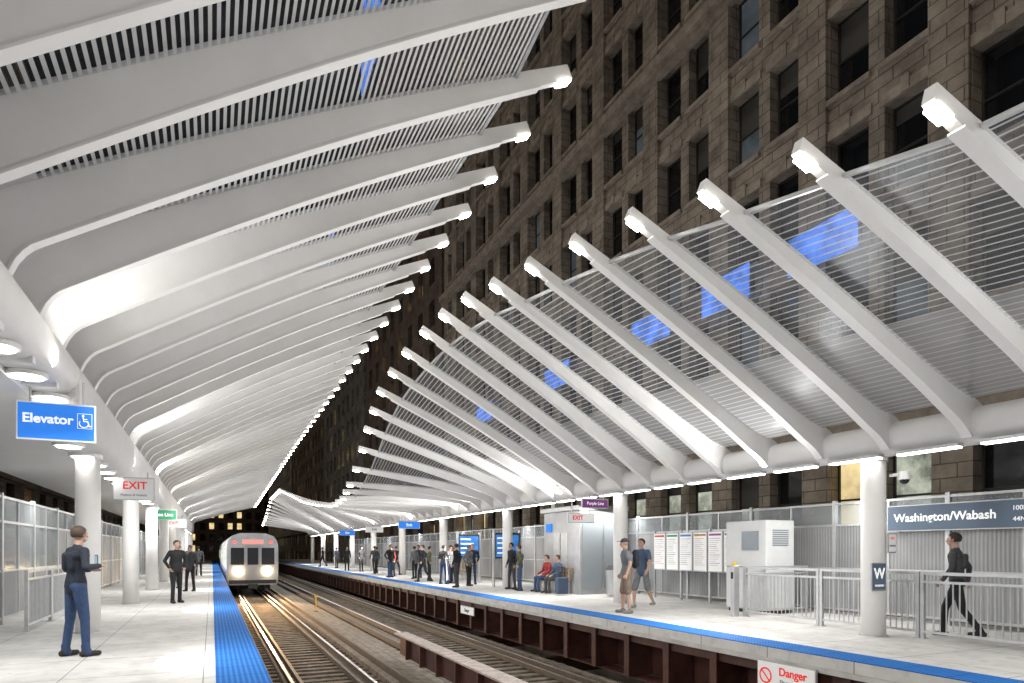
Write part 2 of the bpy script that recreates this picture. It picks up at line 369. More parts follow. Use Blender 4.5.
def canopy(side,ys,label):
    root=thing('station_canopy',label,'canopy',(0,0,0))
    th=.052 if side>0 else .05
    curves=[curve(y,side) for y in ys]
    for y,(P,n) in zip(ys,curves):
        mb=MB(); top=[(x+nx*d/2,z+nz*d/2) for x,z,nx,nz,d in P]; bot=[(x-nx*d/2,z-nz*d/2) for x,z,nx,nz,d in P]
        N=len(P); v=[]
        for (a,b),s1 in((( top,bot),-th),((top,bot),th)):
            v+=[(p[0],y+s1,p[1]) for p in a]+[(p[0],y+s1,p[1]) for p in b]
        f=[]
        for i in range(N-1):
            f.append((i,N+i,N+i+1,i+1)); f.append((2*N+i,2*N+i+1,3*N+i+1,3*N+i))
            f.append((i,i+1,2*N+i+1,2*N+i)); f.append((N+i,3*N+i,3*N+i+1,N+i+1))
        f.append((0,2*N,3*N,N)); f.append((N-1,2*N-1,4*N-1,3*N-1))
        mb.add(v,f,white)
        fl=.022; v=[];f=[]; w=th+.022
        for i,(x,z,nx,nz,d) in enumerate(P):
            if i==0: continue
            for q in(d/2+.001,d/2+fl):
                for s1 in(-w,w): v.append((x-nx*q,y+s1,z-nz*q))
        M=N-1
        for i in range(M-1):
            o=4*i; 
            f+=[(o,o+4,o+5,o+1),(o+2,o+3,o+7,o+6),(o,o+2,o+6,o+4),(o+1,o+5,o+7,o+3)]
        f+=[(0,1,3,2),(4*M-4,4*M-2,4*M-1,4*M-3)]
        mb.add(v,f,white)
        fin=part(root,'fin',mb)
        x,z,nx,nz,d=P[0]; x2,z2=P[1][0],P[1][1]; l=math.hypot(x2-x,z2-z); dx,dz=(x2-x)/l,(z2-z)/l
        mb=MB(); c0=(x+dx*.05-nx*(d/2+.002),z+dz*.05-nz*(d/2+.002)); c1=(c0[0]+dx*.20,c0[1]+dz*.20)
        q=.03; pr=[c0,c1,(c1[0]-nx*q,c1[1]-nz*q),(c0[0]-nx*q,c0[1]-nz*q)]
        mb.ext(pr,y-.062,y+.062,tip_e); part(fin,'tip_lamp',mb)
    pm=pan_r if side>0 else pan_l
    for i in range(len(ys)-1):
        (A,n),(B,_)=curves[i],curves[i+1]; ya=ys[i]+th+.005; yb=ys[i+1]-th-.005
        v=[];f=[]; i0=2 
        idx=list(range(i0,n+ (3 if side>0 else 5)))
        def pt(P,k):
            if k==i0:
                a,b=P[1],P[2]; t=.55; x,z,nx,nz,d=[a[j]+(b[j]-a[j])*t for j in range(5)]
            else: x,z,nx,nz,d=P[k]
            o=d/2-.05; return x+nx*o,z+nz*o
        for k in idx:
            a=pt(A,k);b=pt(B,k)
            for s in range(3):
                t=s/2; v.append((a[0]+(b[0]-a[0])*t,ya+(yb-ya)*t,a[1]+(b[1]-a[1])*t))
        for r in range(len(idx)-1):
            for s in range(2): o=r*3+s; f.append((o,o+1,o+4,o+3))
        mb=MB(); mb.add(v,f,pm)
        pan=part(root,'fritted_glass_panel',mb)
        mb=MB(); a=pt(A,i0);b=pt(B,i0); e=.022
        v=[(a[0]-e,ya,a[1]-e),(a[0]+e,ya,a[1]-e),(a[0]+e,ya,a[1]+e),(a[0]-e,ya,a[1]+e),(b[0]-e,yb,b[1]-e),(b[0]+e,yb,b[1]-e),(b[0]+e,yb,b[1]+e),(b[0]-e,yb,b[1]+e)]
        mb.add(v,[(0,1,2,3),(7,6,5,4),(0,4,5,1),(1,5,6,2),(2,6,7,3),(3,7,4,0)],galv); part(pan,'edge_trim',mb)
    return root
ysR=[3.4+1.3*k for k in range(-6,58)]
ysL=[8.0+1.3*k for k in range(-9,56)]
rootR=canopy(1,ysR,'white undulating ribbed canopy with fritted glass and lit rib tips')
rootL=canopy(-1,ysL,'tall white ribbed canopy with striped panels and lit rib tips')
def rbox(x0,x1,z0,z1,r,n=5):
    pts=[]
    for cx,cz,a0 in((x1-r,z1-r,0),(x0+r,z1-r,90),(x0+r,z0+r,180),(x1-r,z0+r,270)):
        for i in range(n+1):
            a=R(a0+90*i/n); pts.append((cx+r*math.cos(a),cz+r*math.sin(a)))
    return pts
mb=MB(); mb.ext(rbox(10.25,10.95,3.12,3.66,.24),-6,80,white); me=part(rootR,'spine_beam',mb).data; me.polygons.foreach_set('use_smooth',[len(p.vertices)==4 for p in me.polygons])
mb=MB(); mb.ext(rbox(-2.5,-1.75,3.22,4.35,.3),11.25,78,white); mb.ext(rbox(-2.5,-1.75,3.72,4.35,.3),-5,11.25,white); me=part(rootL,'spine_beam',mb).data; me.polygons.foreach_set('use_smooth',[len(p.vertices)==4 for p in me.polygons])
mb=MB(); mb.ext([(-2.3,3.75),(-2.3,3.65),(-4.5,3.35),(-4.5,3.42)],-5,78,white2)
part(rootL,'rear_soffit',mb)
mb=MB(); mb.ext([(10.9,3.6),(10.9,3.5),(12.0,3.75),(12.0,3.8)],-6,80,white2); part(rootR,'rear_soffit',mb)
def column(root,x,y,z1,r=.2):
    mb=MB(); mb.cyl((0,0,.0),(0,0,z1),r,r,white,28)
    c=part(root,'column',mb,(x,y,0)); 
    me=c.data; me.polygons.foreach_set('use_smooth',[len(p.vertices)==4 for p in me.polygons])
    mb=MB(); mb.cyl((0,0,0),(0,0,.03),r+.03,r+.03,galv,24); part(c,'base_plate',mb)
    mb=MB(); mb.cyl((0,0,z1-.10),(0,0,z1-.02),r+.03,r+.03,white,28); part(c,'capital',mb)
    return c
for k in range(10): column(rootR,10.55,7.75+7.8*k,3.15)
for k in range(-1,10):
    y=14.0+6.9*k
    if y<11: column(rootL,-2.1,y,3.75)
    else: column(rootL,-2.05,y,3.25)
fx=MB(); fx.box(-.08,.08,-.5,.5,0,.05,galv); fx_me=fx.mesh('fixture')
em=MB(); em.box(-.065,.065,-.48,.48,-.025,-.001,lamp_e); em_me=em.mesh('diffuser')
def area(loc,rot,sx,sy,p,col=(1,.975,.94)):
    l=bpy.data.lights.new('lamp','AREA'); l.shape='RECTANGLE'; l.size=sx;l.size_y=sy;l.energy=p;l.color=col
    o=bpy.data.objects.new('lamp',l); o.location=loc;o.rotation_euler=rot; return link(o)
def aim(d): return Vector(d).to_track_quat('-Z','Y').to_euler()
for i in range(len(ysR)-1):
    y=(ysR[i]+ysR[i+1])/2
    f=part(rootR,'light_fixture',None,(10.34,y,3.08),me=fx_me); part(f,'diffuser',None,me=em_me)
for i in range(len(ysL)-1):
    y=(ysL[i]+ysL[i+1])/2
    zz=3.69 if y<11.3 else 3.19
    mb=MB(); mb.cyl((0,0,0),(0,0,.05),.22,.22,white,20); f=part(rootL,'downlight',mb,(-2.1,y,zz-.02))
    mb=MB(); mb.cyl((0,0,-.02),(0,0,0),.17,.17,lamp_e,20); part(f,'diffuser',mb)
for k in range(9):
    L=8.6; yc=-3+L*k+L/2
    q=1.2 if k<4 else 1.0
    area((10.34,yc,3.045),aim((-.12,0,-1)),.12,L*.97,215*q)
    area((-2.0,yc,3.14 if yc>9 else 3.6),aim((.15,0,-1)),.12,L*.97,205*q)
    area((10.18,yc,3.06),aim((-1,0,.30)),.06,L*.97,360*q)
    area((-1.62,yc,3.12 if yc>9 else 3.6),aim((1,0,.30)),.06,L*.97,(250 if k<2 else 330)*q)

# ------------------------------------------------------------------ buildings
def facade(root,X,sg,y0,y1,z0,z1,wins,zrows,wh,m,litp=.05,windepth=.45,nind=100,lowlit=None,ledge=True):
    yc=sorted(set([y0,y1]+[v for c,w in wins for v in(c-w/2,c+w/2)])); zc=sorted(set([z0,z1]+[v for z in zrows for v in(z,z+wh)]))
    wy=set(); 
    for c,w in wins: wy.add(round(c-w/2,3))
    wz=set(round(z,3) for z in zrows)
    mb=MB(); xi=X-sg*windepth
    L=[]
    for i in range(len(yc)-1):
        for j in range(len(zc)-1):
            a,b,c,d=yc[i],yc[i+1],zc[j],zc[j+1]
            if round(a,3) in wy and round(c,3) in wz:
                mb.add([(X,a,c),(X,b,c),(xi,b,c),(xi,a,c)],[(0,1,2,3)],m); mb.add([(X,a,d),(X,b,d),(xi,b,d),(xi,a,d)],[(0,1,2,3)],m)
                mb.add([(X,a,c),(X,a,d),(xi,a,d),(xi,a,c)],[(0,1,2,3)],m); mb.add([(X,b,c),(X,b,d),(xi,b,d),(xi,b,c)],[(0,1,2,3)],m)
                L.append((a,b,c,d))
            else: mb.add([(X,a,c),(X,b,c),(X,b,d),(X,a,d)],[(0,1,2,3)],m)
    D=-sg*14
    mb.add([(X,y0,z0),(X,y0,z1),(X+D,y0,z1),(X+D,y0,z0)],[(0,1,2,3)],m); mb.add([(X,y1,z0),(X,y1,z1),(X+D,y1,z1),(X+D,y1,z0)],[(0,1,2,3)],m)
    mb.add([(X,y0,z1),(X,y1,z1),(X+D,y1,z1),(X+D,y0,z1)],[(0,1,2,3)],m)
    mb.add([(X+D,y0,z0),(X+D,y1,z0),(X+D,y1,z1),(X+D,y0,z1)],[(0,1,2,3)],m)
    part(root,'wall',mb)
    L.sort(key=lambda q:(q[0]**2+ (q[2])**2) if q[0]>0 else 1e5+abs(q[0]))
    rest=MB()
    def winmesh(mb,a,b,c,d,gm):
        x=xi+sg*.02; fr=.06
        def bx(y0,y1,z0,z1,t=.06): mb.box(min(x,x+sg*t),max(x,x+sg*t),y0,y1,z0,z1,frame_dark)
        mb.add([(x,a,c),(x,b,c),(x,b,d),(x,a,d)],[(0,1,2,3)],gm)
        bx(a,a+fr,c,d);bx(b-fr,b,c,d);bx(a+fr,b-fr,c,c+fr);bx(a+fr,b-fr,d-fr,d);bx(a+fr,b-fr,(c+d)/2-.03,(c+d)/2+.03,.05)
        if random.random()<.35:
            zb=d-(d-c)*random.choice((.2,.35,.5)); x2=x+sg*.012
            mb.add([(x2,a+fr,zb),(x2,b-fr,zb),(x2,b-fr,d-fr),(x2,a+fr,d-fr)],[(0,1,2,3)],blind)
    for k,(a,b,c,d) in enumerate(L):
        r=random.random(); gm=glass_lit if r<litp else (glass_cool if r<litp*1.5+.06 else glass_dark)
        if lowlit is not None:
            if c<lowlit: gm=glass_shop if r<.6 else (glass_lit if r<.7 else glass_dark)
            elif a<24 and gm is glass_lit: gm=glass_cool
        if k<nind:
            w=MB(); winmesh(w,a,b,c,d,gm)
            part(root,'window',w)
        else: winmesh(rest,a,b,c,d,gm)
    if rest.v: part(root,'window_row',rest,kind='stuff')
    if ledge:
        s=MB()
        for (a,b,c,d) in L:
            p,q=sorted((X,X+sg*.14)); s.box(p,q,a-.1,b+.1,c-.16,c-.003,trimstone)
            p,q=sorted((X,X+sg*.07)); s.box(p,q,a-.12,b+.12,d+.003,d+.3,trimstone)
            p,q=sorted((X,X+sg*.11)); s.box(p,q,(a+b)/2-.12,(a+b)/2+.12,d+.004,d+.42,trimstone)
        part(root,'window_trim',s,kind='stuff')
blind=mat('window_blind',(.07,.066,.06),.7)
def pairs(y0,y1,ph=11.5,per=4.1,sep=1.78,w=1.3):
    r=[];k=math.floor((y0-ph)/per)-1
    while ph+k*per<y1:
        for o in(0,sep):
            c=ph+k*per+o
            if c-w/2>y0+.3 and c+w/2<y1-.3: r.append((c,w))
        k+=1
    return r
BX=17.0
root=thing('stone_office_building','tall tan rusticated stone office building with paired dark windows','building',(0,0,0))
rows=[-3.4,1.75]+[7.65+3.7*k for k in range(0,15)]
facade(root,BX,-1,-14,50,-6.5,62,pairs(-14,50),rows,2.5,stone,litp=.03,lowlit=4.5)
for k in range(-6,10):
    y=11.5+4.1*k-1.16
    if -13<y<49:
        mb=MB(); mb.box(BX-.16,BX-.002,y-.5,y+.5,5.1,60,stone); part(root,'pilaster',mb)
for z in(4.7,21.3,39.8,60.5):
    mb=MB(); mb.box(BX-.5,BX-.003,-13.9,49.9,z,z+.4,trimstone); mb.box(BX-.32,BX-.003,-13.9,49.9,z-.25,z,trimstone); part(root,'cornice',mb)
for k,(y,w) in enumerate(((13.7,2.4),(17.7,2.3),(22.0,2.5),(30,2.6),(40,2.6))):  # added glowing boxes stand in for blue reflections in the canopy glass
    r=thing('blue_reflection_box','glowing blue box added on the facade in place of a blue reflection','reflection box',(BX-.6,y,10.6),group='blue reflection boxes added on the facade')
    mb=MB(); mb.box(-.06,.0,-w/2,w/2,-.6,.55,blue_glow); part(r,'face',mb)
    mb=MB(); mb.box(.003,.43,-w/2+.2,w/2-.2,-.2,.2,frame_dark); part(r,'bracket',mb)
def simple_building(label,X,sg,y0,y1,h,m,lit,per=3.4,w=1.5,fh=3.6,wh=2.2,nind=30,**k):
    root=thing('office_building',label,'building',(0,0,0))
    n=int((y1-y0-1.2)//per); st=(y1-y0-n*per)/2
    facade(root,X,sg,y0,y1,-6.5,h,[(y0+st+per*(i+.5),w) for i in range(n)],[-1+fh*i for i in range(int((h-3)//fh))],wh,m,litp=lit,nind=nind,ledge=False,**k)
    mb=MB()
    a,b=sorted((X,X+sg*.6)); mb.box(a,b,y0,y1,h-1.4,h-.2,m); part(root,'cornice',mb)
    mb=MB(); a,b=sorted((X+sg*.003,X+sg*.3)); mb.box(a,b,y0+.01,y1-.01,4.9,5.2,m); part(root,'string_course',mb)
simple_building('dark brown brick office block with some lit windows',17.1,-1,51,80,70,stone_d,.24)
simple_building('grey limestone office block with scattered lit windows',17.0,-1,80.5,112,52,stone_g,.34)
simple_building('brown brick block further along the street',17.2,-1,112.5,160,64,stone_d,.4,nind=10)
simple_building('distant stone block along the street',17.0,-1,160.5,230,48,stone_g,.45,nind=5)
simple_building('low grey building behind the platform',-9.0,1,-14,26,19,stone_g,.10)
simple_building('dark brick building across the street',-9.1,1,26.5,60,26,stone_d,.14)
simple_building('grey stone building along the street',-9.0,1,60.5,110,24,stone_g,.18,nind=10)
simple_building('distant brick building along the street',-9.2,1,110.5,220,30,stone_d,.3,nind=5)
root=thing('office_tower','distant dark tower closing the street with lit windows','building',(0,0,0))
mb=MB(); mb.box(-14,22,236,250,-6.5,44,stone_d); part(root,'wall',mb)
mb=MB()
for i in range(12):
    for j in range(11): mb.box(-12+2.8*i,-10.6+2.8*i,235.9,235.99,1+3.7*j,3+3.7*j,glass_lit if random.random()<.35 else glass_dark)
part(root,'window_row',mb,kind='stuff')
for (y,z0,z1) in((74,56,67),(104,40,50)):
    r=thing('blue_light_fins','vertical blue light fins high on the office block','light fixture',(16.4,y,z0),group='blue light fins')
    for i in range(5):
        mb=MB(); mb.box(-.15,.15,-4+i*1.9,-3+i*1.9,0,z1-z0,blue_glow); part(r,'light_tube',mb)
    mb=MB(); mb.box(.15,.55,-4.5,5,-.5,.3,frame_dark); part(r,'mounting_rail',mb)

# ------------------------------------------------------------------ windscreens / railings
h=2.1;L=2.6
fr=MB(); fr.box(-.045,.045,-L/2,-L/2+.09,0,h+.55,galv); fr.box(-.03,.03,-L/2+.09,L/2,h-.05,h,galv); fr.box(-.03,.03,-L/2+.09,L/2,.10,.15,galv); fr.box(-.03,.03,-L/2+.09,L/2,1.05,1.09,galv); fr.box(-.028,.028,-.025,.025,.15,h+.45,galv); fr.box(-.03,.03,-L/2+.09,L/2,h+.45,h+.5,galv); wf=fr.mesh('frame')
cp=MB(); cp.box(-.012,.012,-L/2+.09,L/2,.15,1.05,corr); cp.box(-.012,.012,-L/2+.09,L/2,1.09,h-.05,corr); wc=cp.mesh('corrugated_panel')
tp=MB(); tp.box(-.006,.006,-L/2+.09,-.025,h,h+.45,fglass); tp.box(-.006,.006,.025,L/2,h,h+.45,fglass); tpm=tp.mesh('glass_pane')
cg=MB(); cg.box(-.006,.006,-L/2+.09,L/2,1.09,h-.05,fglass); cg.box(-.012,.012,-L/2+.09,L/2,.15,1.05,corr); wg=cg.mesh('glass_pane')
def windscreen(x,y,gl=False):
    r=thing('windscreen','glazed windscreen section in a steel frame' if gl else 'grey corrugated metal windscreen section in a steel frame','windscreen',(x,y,0),group='windscreen sections along the platforms')
    part(r,'frame',None,me=wf);part(r,'lower_panel' if gl else 'corrugated_panel',None,me=wg if gl else wc);part(r,'glass_pane',None,me=tpm)
for k in range(27): windscreen(13.3,1.6+2.6*k)
for k in range(22): windscreen(-3.85,7.0+2.6*k,k<6)
Lr=2.0;hr=1.08
p=MB(); p.box(-.03,.03,-.03,.03,0,hr,galv); p.box(-.06,.06,-.06,.06,0,.012,galv); post_me=p.mesh('post')
t=MB(); t.box(-.03,.03,-Lr/2,Lr/2,hr,hr+.05,galv); rail_me=t.mesh('top_rail')
b=MB(); n=int((Lr-.12)/.105)
for i in range(n): yy=-Lr/2+.11+i*.105; b.cyl((0,yy,.14),(0,yy,hr-.14),.012,.012,galv,6,False)
b.box(-.02,.02,-Lr/2+.06,Lr/2-.06,.10,.14,galv); b.box(-.02,.02,-Lr/2+.06,Lr/2-.06,hr-.14,hr-.10,galv)
bal_me=b.mesh('balusters')
def railing(x,y,rz=0):
    r=thing('railing','galvanised steel picket railing section','railing',(x,y,0),group='picket railing sections',rz=rz)
    for yy in(-Lr/2+.03,Lr/2-.03): part(r,'post',None,(0,yy,0),me=post_me)
    part(r,'top_rail',None,me=rail_me); part(r,'balusters',None,me=bal_me)
for k in range(5): railing(10.95,10.2-2.02*k)
railing(11.97,11.25,R(90)); railing(12.2,3.0,R(90))
for k in range(3): railing(-3.1,15.6+2.02*k)
# ------------------------------------------------------------------ signs
def sign(name,label,loc,W,H,face,facing,txts,cat='sign',frame=galv,hang=0,T=.06):
    rz={'N':0,'L':R(-90),'R':R(90)}[facing]
    r=thing(name,label,cat,loc,rz=rz)
    mb=MB(); mb.box(-W/2-.02,W/2+.02,-T/2,T/2,-H/2-.02,H/2+.02,frame); part(r,'case',mb)
    mb=MB(); mb.box(-W/2,W/2,-T/2-.008,-T/2-.002,-H/2,H/2,face); part(r,'face',mb)
    if hang:
        for x in(-W*.35,W*.35):
            mb=MB(); mb.cyl((x,0,H/2+.02),(x,0,H/2+hang),.014,.014,galv,8); part(r,'hanger',mb)
    for (b,s,m,x,z,*o) in txts: text(r,b,s,m,(x,-T/2-.011,z),FN,align=o[0] if o else 'CENTER',bold=.004 if s>.12 else 0)
    return r
def strokes(root,lines,w,m,loc,name='symbol'):
    mb=MB()
    for pl in lines:
        for a,b in zip(pl,pl[1:]):
            d=Vector((b[0]-a[0],b[1]-a[1])).normalized()*w/2; n=Vector((-d.y,d.x)); a2=Vector(a)-d;b2=Vector(b)+d
            y=random.uniform(-.0009,.0009)
            mb.add([(a2.x-n.x,y,a2.y-n.y),(b2.x-n.x,y,b2.y-n.y),(b2.x+n.x,y,b2.y+n.y),(a2.x+n.x,y,a2.y+n.y)],[(0,1,2,3)],m)
    return part(root,name,mb,loc)
es=sign('elevator_sign','blue backlit elevator sign with white wheelchair symbol',(-1.95,10.85,3.27),.88,.48,blue_sign,'N',[('Elevator',.175,letter_w,-.10,.03)],frame=white_e,hang=.35)
arc=[(.0+.055*math.cos(R(a)),-.03+.055*math.sin(R(a))) for a in range(150,381,20)]
strokes(es,[arc,[(-.01,.055),(0,.0),(.045,.0),(.065,-.07),(.085,-.065)],[(-.005,.03),(.035,.03)]],.012,letter_w,(.32,-.043,.03))
mb=MB(); mb.cyl((.31,-.038,.105),(.31,-.044,.105),.014,.014,letter_w,12); part(es,'symbol_head',mb)
strokes(es,[[(.245,-.07),(.415,-.07),(.415,.135),(.245,.135),(.245,-.07)]],.006,letter_w,(0,-.0425,0),'symbol_border')
sign('exit_sign','white illuminated exit sign with red letters hanging from the canopy',(-1.68,17.8,2.95),.82,.50,white_e,'N',[('EXIT',.25,letter_r,.02,.07),('Madison & Wabash',.07,letter_k,0,-.15)],hang=.15)
sign('line_sign','green hanging sign with white lettering',(-1.75,28.3,2.85),1.0,.36,green,'N',[('Green Line',.17,letter_w,0,0)],hang=.2)
sign('exit_sign','white hanging exit sign beneath the canopy',(-1.75,37.,2.85),1.1,.4,white_e,'N',[('EXIT',.2,letter_r,0,0)],hang=.2)
sign('line_sign','purple hanging sign with white lettering',(9.6,15.4,2.78),.80,.22,purple,'N',[('Purple Line',.12,letter_w,0,0)],hang=.2)
sign('exit_sign','white hanging exit sign with red lettering',(9.75,16.4,2.43),.85,.24,white_e,'N',[('EXIT',.17,letter_r,-.12,0)],hang=.55)
sign('station_name_sign','slate blue station name sign on the windscreen',(13.16,7.75,2.16),3.1,.50,slate,'L',[('Washington/Wabash',.235,letter_w,-.42,0),('100E',.12,letter_w,.95,.1),('44N',.12,letter_w,.95,-.1)])
sign('station_name_sign','slate blue station name sign on the windscreen',(-3.72,13.0,1.95),3.0,.45,slate,'R',[('Washington/Wabash',.26,letter_w,0,0)])
sg_=sign('danger_sign','white danger sign with red letters on the platform edge girder',(7.75,7.1,-.42),1.05,.42,white_e,'L',[('Danger',.17,letter_r,.14,.09),('Do not enter or',.07,letter_k,.14,-.05),('cross tracks',.07,letter_k,.14,-.14)],T=.03)
ring=[(-.37+.11*math.cos(R(a)),.0+.11*math.sin(R(a))) for a in range(0,361,20)]
strokes(sg_,[ring,[(-.45,.08),(-.29,-.08)]],.025,letter_r,(0,-.029,0),'prohibition_symbol')
sign('warning_sign','small white warning sign on the platform edge girder',(7.75,20.4,-.52),1.2,.24,white_e,'L',[('Danger',.15,letter_k,0,0)],T=.03)
sign('column_letter_sign','dark square sign with a white letter on the canopy column',(10.36,7.52,1.04),.32,.44,slate,'N',[('W',.26,letter_w,0,.05),('WABASH',.055,letter_w,0,-.15)],T=.03)
sign('notice_sign','small white notice on the canopy column',(10.68,7.50,1.62),.17,.3,white_e,'N',[('NO',.07,letter_r,0,.08),('SMOKING',.035,letter_k,0,-.05)],T=.02)
r=thing('dome_camera','white dome security camera bracketed to the column','security camera',(10.72,7.5,2.72))
mb=MB(); mb.box(-.03,.03,-.22,.05,.05,.1,white); part(r,'bracket',mb)
mb=MB(); mb.cyl((0,-.2,-.02),(0,-.2,.12),.09,.08,white,16); part(r,'housing',mb)
mb=MB(); mb.ell((0,-.2,-.02),(.08,.08,.08),glass_dark); part(r,'dome',mb,smooth=True)
hc=[(.55,.05,.05),(.02,.25,.12),(.05,.2,.5),(.5,.25,.05),(.3,.05,.3),(.1,.1,.12)]
r=thing('map_board','row of framed white transit maps on steel posts','notice board',(12.75,15.05,0))
gm=mat('poster_grey',(.45,.46,.48),.6)
for i in range(6):
    y=1.55-.62*i
    mb=MB(); mb.box(-.03,.03,y-.29,y+.29,.88,2.02,galv); mb.box(-.036,-.031,y-.26,y+.26,.91,1.99,mat('poster_paper',(.85,.85,.84),.5,emis=(1,1,1),es=.1))
    cm=mat('poster_ink_%d'%i,hc[i],.5); mb.box(-.039,-.0365,y-.24,y+.24,1.90,1.96,cm)
    for j in range(14):
        z=1.82-.058*j; w=random.uniform(.25,.44); mb.box(-.039,-.0365,y+.22-w,y+.22,z,z+.012,gm if j%4 else cm)
    part(r,'poster',mb)
for y in(-1.9,-.62,.62,1.9):
    mb=MB(); mb.box(.032,.09,y-.03,y+.03,0,2.1,galv); part(r,'post',mb)
dg=mat('display_grey',(.20,.23,.26),.2)
r=thing('equipment_cabinet','tall white metal equipment cabinet with a grey display','cabinet',(12.1,11.9,0))
mb=MB(); mb.box(-.45,.45,-.65,.65,.08,2.2,mat('cabinet_paint',(.55,.56,.56),.45,var=.1,scale=2)); part(r,'body',mb,bevel=.03)
mb=MB(); mb.box(-.40,.40,-.6,.6,0,.078,dark); part(r,'plinth',mb)
mb=MB(); mb.box(-.47,-.455,-.42,.10,1.5,1.95,dg); part(r,'display',mb)
mb=MB(); mb.box(-.47,-.455,-.6,.6,1.09,1.105,dg); mb.box(-.475,-.455,.25,.28,.7,.95,dark); part(r,'door_seam_and_handle',mb)
mb=MB()
for i in range(8): mb.box(-.25,.25,-.662,-.652,1.6+.05*i,1.625+.05*i,dg)
part(r,'vent_grille',mb)
r=thing('help_point','slim brushed steel help point pillar with a yellow top','help point',(10.75,11.3,0))
mb=MB(); mb.box(-.08,.08,-.06,.06,0,1.15,steelp); part(r,'pillar',mb,bevel=.015)
mb=MB(); mb.cyl((0,0,1.15),(0,0,1.23),.04,.04,yel,12); part(r,'lamp',mb)
mb=MB(); mb.box(-.082,-.081,-.04,.04,.85,1.0,dark); part(r,'speaker_grille',mb)
r=thing('elevator_house','steel clad elevator enclosure with glazed side panels','elevator',(12.1,20.2,0))
mb=MB(); mb.box(-.9,.9,-1.3,1.3,0,2.85,mat('elevator_cladding',(.42,.43,.44),.45,.4,var=.15,scale=2)); part(r,'body',mb,bevel=.02)
mb=MB(); mb.box(-1.0,1.0,-1.4,1.4,2.853,3.0,galv); part(r,'roof',mb)
mb=MB(); mb.box(-.93,-.905,-.5,.5,.02,2.1,galv); mb.box(-.94,-.931,-.012,.012,.05,2.08,dark); part(r,'door',mb)
for a,b in((-.8,-.05),(.05,.8)):
    mb=MB(); mb.box(a,b,-1.33,-1.305,.2,2.5,mat('frosted_glazing',(.25,.28,.30),.2)); part(r,'glazing',mb)
mb=MB(); mb.box(-.95,-.905,.65,1.05,2.15,2.45,blue_sign); part(r,'sign_plate',mb)
for (x,y,W) in((10.9,24.2,1.1),(10.5,27.5,1.0)):
    r=thing('information_screen','blue illuminated information screen on a steel frame','screen',(x,y,0),group='blue information screens')
    for a in(-W/2-.06,W/2):
        mb=MB(); mb.box(a,a+.06,-.08,.08,0,2.3,galv); part(r,'post',mb)
    mb=MB(); mb.box(-W/2,W/2,-.06,.06,1.15,2.2,dark); part(r,'case',mb)
    mb=MB(); mb.box(-W/2+.05,W/2-.05,-.07,-.062,1.22,2.12,screen)
    for j in range(4): mb.box(-W/2+.1,W/2-random.uniform(.2,.5),-.074,-.071,1.95-.2*j,2.01-.2*j,letter_w)
    part(r,'display',mb)
for k,(x,y) in enumerate(((10.2,33),(10.2,41),(10.2,50))):
    sign('hanging_sign','hanging exit sign above the platform',(x-.9,y,2.8),1.1,.35,blue_sign if k!=1 else white_e,'N',[('Exit',.2,letter_w if k!=1 else letter_k,0,0)],hang=.25)
r=thing('poster_frame','framed poster board on the glazed windscreen','notice board',(-3.7,10.9,0))
mb=MB(); mb.box(-.03,.03,-.35,.35,.5,1.55,galv); part(r,'frame',mb)
mb=MB(); mb.box(.031,.036,-.31,.31,.54,1.51,mat('poster_paper')); mb.box(.037,.039,-.28,.28,1.3,1.45,mat('poster_ink_2')); part(r,'poster',mb)
r=thing('advert_board','white advertising board with red lettering band','notice board',(10.7,4.75,0))
mb=MB(); mb.box(-.04,.04,-.5,.5,.35,1.45,galv); part(r,'case',mb)
mb=MB(); mb.box(-.05,-.043,-.46,.46,.39,1.41,mat('poster_paper')); mb.box(-.054,-.051,-.42,.42,.95,1.15,letter_r); part(r,'poster',mb)
for yy in(-.45,.45):
    mb=MB(); mb.box(-.03,.03,yy-.03,yy+.03,0,.349,galv); part(r,'post',mb)
def bench(x,y,rz):
    r=thing('bench','slatted timber bench on steel legs','bench',(x,y,0),rz=rz,group='platform benches')
    mb=MB()
    for i in range(4): mb.box(-.2+.11*i,-.11+.11*i,-.9,.9,.42,.45,benchwood)
    part(r,'seat',mb)
    mb=MB()
    for i in range(3): mb.box(.22,.25,-.9,.9,.55+.12*i,.64+.12*i,benchwood)
    part(r,'backrest',mb)
    for yy in(-.7,.7):
        mb=MB(); mb.box(-.2,.24,yy-.03,yy+.03,.38,.419,galv); mb.box(-.18,-.13,yy-.03,yy+.03,0,.38,galv); mb.box(.2,.24,yy-.03,yy+.03,0,.85,galv); part(r,'leg',mb)
bench(10.9,20.2,0); bench(11.5,31,0)
r=thing('litter_bin','round steel litter bin with a dark lid','litter bin',(11.9,17.9,0))
mb=MB(); mb.cyl((0,0,.03),(0,0,.85),.25,.28,steelp,20); part(r,'body',mb)
mb=MB(); mb.cyl((0,0,.852),(0,0,1.0),.29,.16,dark,20); part(r,'lid',mb)

